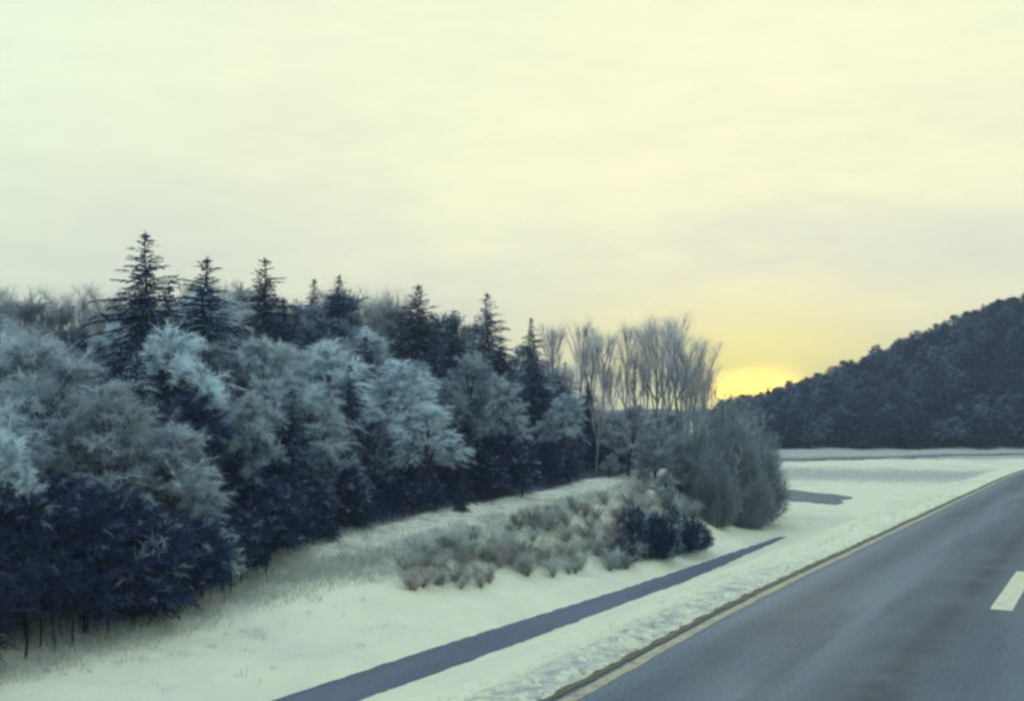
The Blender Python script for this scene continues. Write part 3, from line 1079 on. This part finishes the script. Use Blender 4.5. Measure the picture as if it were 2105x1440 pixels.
# big rounded thicket at the tip, and its neighbours
for px, top, L, wd, lab in [
    (1432, 832, 20.6, 0.85, "tall grey rounded shrub at the wood's tip, on its inner side"),
    (1488, 800, 19.6, 0.9, "tallest grey rounded shrub at the wood's tip under the sunset"),
    (1543, 822, 19.0, 0.8, "outermost grey shrub at the wood's tip, beside the open meadow"),
    (1470, 910, 18.6, 0.85, "lower grey shrub at the front of the wood's tip"),
    (1533, 905, 18.3, 0.85, "lowest grey shrub at the front of the wood's tip, by the snow"),
    (1568, 900, 19.6, 0.6, "narrow grey shrub standing at the very tip of the wood"),
    (1405, 880, 21.0, 0.8, "grey shrub between the bare hardwoods and the rounded thicket"),
]:
    plant_px("thicket", px, top, L, lab, "rounded shrubs at the wood's tip", wide=wd, sink=0.1)
for px, top, L, wd, lab in [
    (1322, 1042, 17.9, 1.25, "dark low evergreen shrub on the snow bank, inner half"),
    (1385, 1024, 17.8, 1.15, "dark low evergreen shrub on the snow bank, taller outer half"),
    (1432, 1064, 17.3, 0.9, "small dark evergreen shrub closing the outer end of the dark clump"),
    (1275, 1095, 17.7, 1.1, "small dark evergreen shrub closing the inner end of the dark clump"),
    (1355, 1075, 17.3, 1.2, "dark evergreen shrub filling the middle of the clump above the snow"),
    (1300, 1020, 19.4, 0.7, "loose dark evergreen shrub behind the inner half of the clump"),
]:
    plant_px("juniper", px, top, L, lab, "dark evergreen clump on the bank", wide=wd)

# tan brush on the bank
for i in range(112):
    u = (i + random.random()) / 112
    px = 840 + 470 * u
    L = random.uniform(max(17.2, 19.5 - 2.6 * u), 21.2)
    x, y = at_L(px, L)
    o = plant("brush", x, y, random.uniform(0.4, 1.0), "shrub", "brush on the snow bank", wide=1.15, var=i % 4)
    tone = "tan" if i % 2 else "frosted grey"
    note(px, o, f"{tone} twiggy shrub", ("low on the bank" if L < 19.4 else "high on the bank") + (", left part" if u < 0.36 else ", middle part" if u < 0.7 else ", near evergreens"))
for i in range(14):
    px = 1270 + 150 * random.random()
    L = random.uniform(19, 21.5)
    x, y = at_L(px, L)
    o = plant("brush", x, y, random.uniform(0.7, 1.2), "shrub", "brush behind the evergreen clump", wide=1.2)
    note(px, o, "pale twiggy shrub", "behind the dark evergreen clump")

# ------------------------------------------------------------------ the wooded hill
n_h, tries = 0, 0
spots = []
while n_h < 400 and tries < 20000:
    tries += 1
    y = random.uniform(151, 216)
    x = random.uniform(0.19, 0.50) * y
    Lr, t = to_road(np.array([x]), np.array([y]))
    if Lr[0] < 13 or any((x - a) ** 2 + (y - b) ** 2 < 3.7 for a, b in spots):
        continue
    spots.append((x, y))
    n_h += 1
    hi = (y - 150) / 60
    kind = random.choices(["darktwig", "halffrost", "young", "spruce", "greytree"], [0.50 - 0.40 * hi, 0.14 + 0.46 * hi, 0.28 - 0.2 * hi, 0.07, 0.0])[0]
    H = random.uniform(3.2, 4.7) * (1.15 if kind == "spruce" else 1.0)
    band_ = "at hill's foot" if hi < 0.3 else "halfway uphill" if hi < 0.65 else "below the hilltop" if hi < 0.84 else "on hilltop skyline"
    az_ = x / y
    side_ = "near rounded shrubs" if az_ < 0.27 else "above dark track" if az_ < 0.345 else "above the meadow" if az_ < 0.41 else "by right picture edge"
    lab = {"darktwig": "dark leafless tree", "halffrost": "grey frosted tree", "greytree": "pale frosted tree", "young": "bushy dark spruce", "spruce": "pointed dark spruce"}[kind]
    o = plant(kind, x, y, H, lab, "trees on the far hill", wide=1.5)
    note(x / y, o, lab, f"{band_}, {side_}")
write_labels()

# ------------------------------------------------------------------ dead grass
def grass_blades(name, n, sampler, hmin, hmax, width, mats, lean=0.35):
    x, y = sampler(n)
    z = parts_of_ground(x, y)[0]
    a = Acc()
    p = np.column_stack([x, y, z - 0.02])
    d_ = rng.normal(size=(len(x), 3)) * lean + np.array([0, 0, 1.0])
    strips(p, d_, hmin + (hmax - hmin) * rng.random(len(x)) ** 1.5, width * (0.6 + 0.8 * rng.random(len(x))), 0.3 + 0.7 * rng.random(len(x)), 2, 0.2, rng.integers(0, len(mats), len(x)), a)
    o = link(name, a.build(name, mats), kind="stuff")
    return o


def band(L0, L1, px0, px1, clump=0.45, thin_from=None):
    def s(n):
        L = L0 + (L1 - L0) * rng.random(n * 3)
        px = px0 + (px1 - px0) * rng.random(n * 3)
        cx = (px - PW / 2) / FPX
        k = L / (-cx * C + S)
        # even cover on the ground rather than in the picture
        keep = rng.random(n * 3) < (k / k.max()) ** 1.0
        if thin_from:
            keep &= rng.random(n * 3) > (px - thin_from) / (px1 - thin_from)
        x, y = (cx * k)[keep], k[keep]
        q = (vnoise(x * 1.3, y * 1.3) > clump) & (L[keep] > grass_line(y) + 1.6 * (rng.random(len(y)) - 0.35))
        return x[q][:n], y[q][:n]
    return s


grass_blades("dry_grass", 20000, band(17.8, 22.6, 560, 1420, 0.25), 0.12, 0.45, 0.016, [M["grass_pale"], M["weed_grey"]])
grass_blades("dry_grass", 20000, band(20.2, 24.5, -160, 860, 0.2, 520), 0.12, 0.45, 0.016, [M["weed_grey"], M["grass_pale"]])


def tuft_s(n):
    px = -100 + 1000 * rng.random(n * 8)
    L = 16.9 + 4.0 * rng.random(n * 8) ** 0.6
    cx = (px - PW / 2) / FPX
    k = L / (-cx * C + S)
    x, y = cx * k, k
    q = vnoise(x * 2.3 + 7, y * 2.3) > 0.80
    return x[q][:n], y[q][:n]


grass_blades("grass_tufts", 1500, tuft_s, 0.06, 0.28, 0.012, [M["weed"], M["weed_grey"]], 0.5)


def verge_s(n):
    t = 4 + 60 * rng.random(n * 2) ** 1.4
    L = 6.08 + 1.5 * rng.random(n * 2) ** 2
    x, y = from_road(L, t)
    q = vnoise(x * 2.1, y * 2.1) > 0.5
    return x[q][:n], y[q][:n]


grass_blades("verge_grass", 500, verge_s, 0.03, 0.12, 0.010, [M["weed"], M["weed_grey"]], 0.6)


def clods(name, n, mat, smin, smax, spread):
    """ploughed lumps thrown beside the road: squashed, uneven octahedra with bevelled girdles"""
    t = 6 + 44 * rng.random(n) ** 1.3
    L = 6.06 + spread * rng.random(n) ** 1.8
    x, y = from_road(L, t)
    z = parts_of_ground(x, y)[0]
    r = smin + (smax - smin) * rng.random(n) ** 2
    ang = np.arange(6) * math.pi / 3
    ring = np.stack([np.cos(ang), np.sin(ang), np.zeros(6)], 1)
    tpl = np.concatenate([ring * [1, 1, 0] + [0, 0, -0.15], ring * 0.62 + [0, 0, 0.42], [[0, 0, 0.6]]])
    V = tpl[None] * (r[:, None, None]) * (0.7 + 0.6 * rng.random((n, 13, 1)))
    V = V + np.stack([x, y, z], 1)[:, None]
    f4 = np.array([[i, (i + 1) % 6, 6 + (i + 1) % 6, 6 + i] for i in range(6)])
    f3 = np.array([[6 + i, 6 + (i + 1) % 6, 12] for i in range(6)])
    b = (np.arange(n) * 13)[:, None, None]
    link(name, mesh_from(name, V.reshape(-1, 3), [(b + f4).reshape(-1, 4), (b + f3).reshape(-1, 3)], [mat]), kind="stuff")


clods("snow_clods", 1500, make_mat("ploughed_snow", (0.84, 0.86, 0.60), var=0.08), 0.015, 0.09, 2.0)
clods("gravel", 900, M["dirt"], 0.004, 0.02, 0.45)


# ------------------------------------------------------------------ cold air
def haze_box():
    x0, x1, y0, y1, z0, z1 = -960, 960, -380, 1420, -9.0, 52.0
    v = [(x, y, z) for z in (z0, z1) for y in (y0, y1) for x in (x0, x1)]
    f = np.array([(0, 2, 3, 1), (4, 5, 7, 6), (0, 1, 5, 4), (2, 6, 7, 3), (0, 4, 6, 2), (1, 3, 7, 5)])
    m = bpy.data.materials.new("cold_haze")
    m.use_nodes = True
    n, l = m.node_tree.nodes, m.node_tree.links
    n.remove(n["Principled BSDF"])
    p = n.new("ShaderNodeVolumePrincipled")
    p.inputs["Color"].default_value = (0.70, 0.84, 1.0, 1)
    p.inputs["Density"].default_value = 0.0008
    l.new(p.outputs[0], n["Material Output"].inputs["Volume"])
    link("haze", mesh_from("haze", v, f, [m]), kind="stuff")


haze_box()
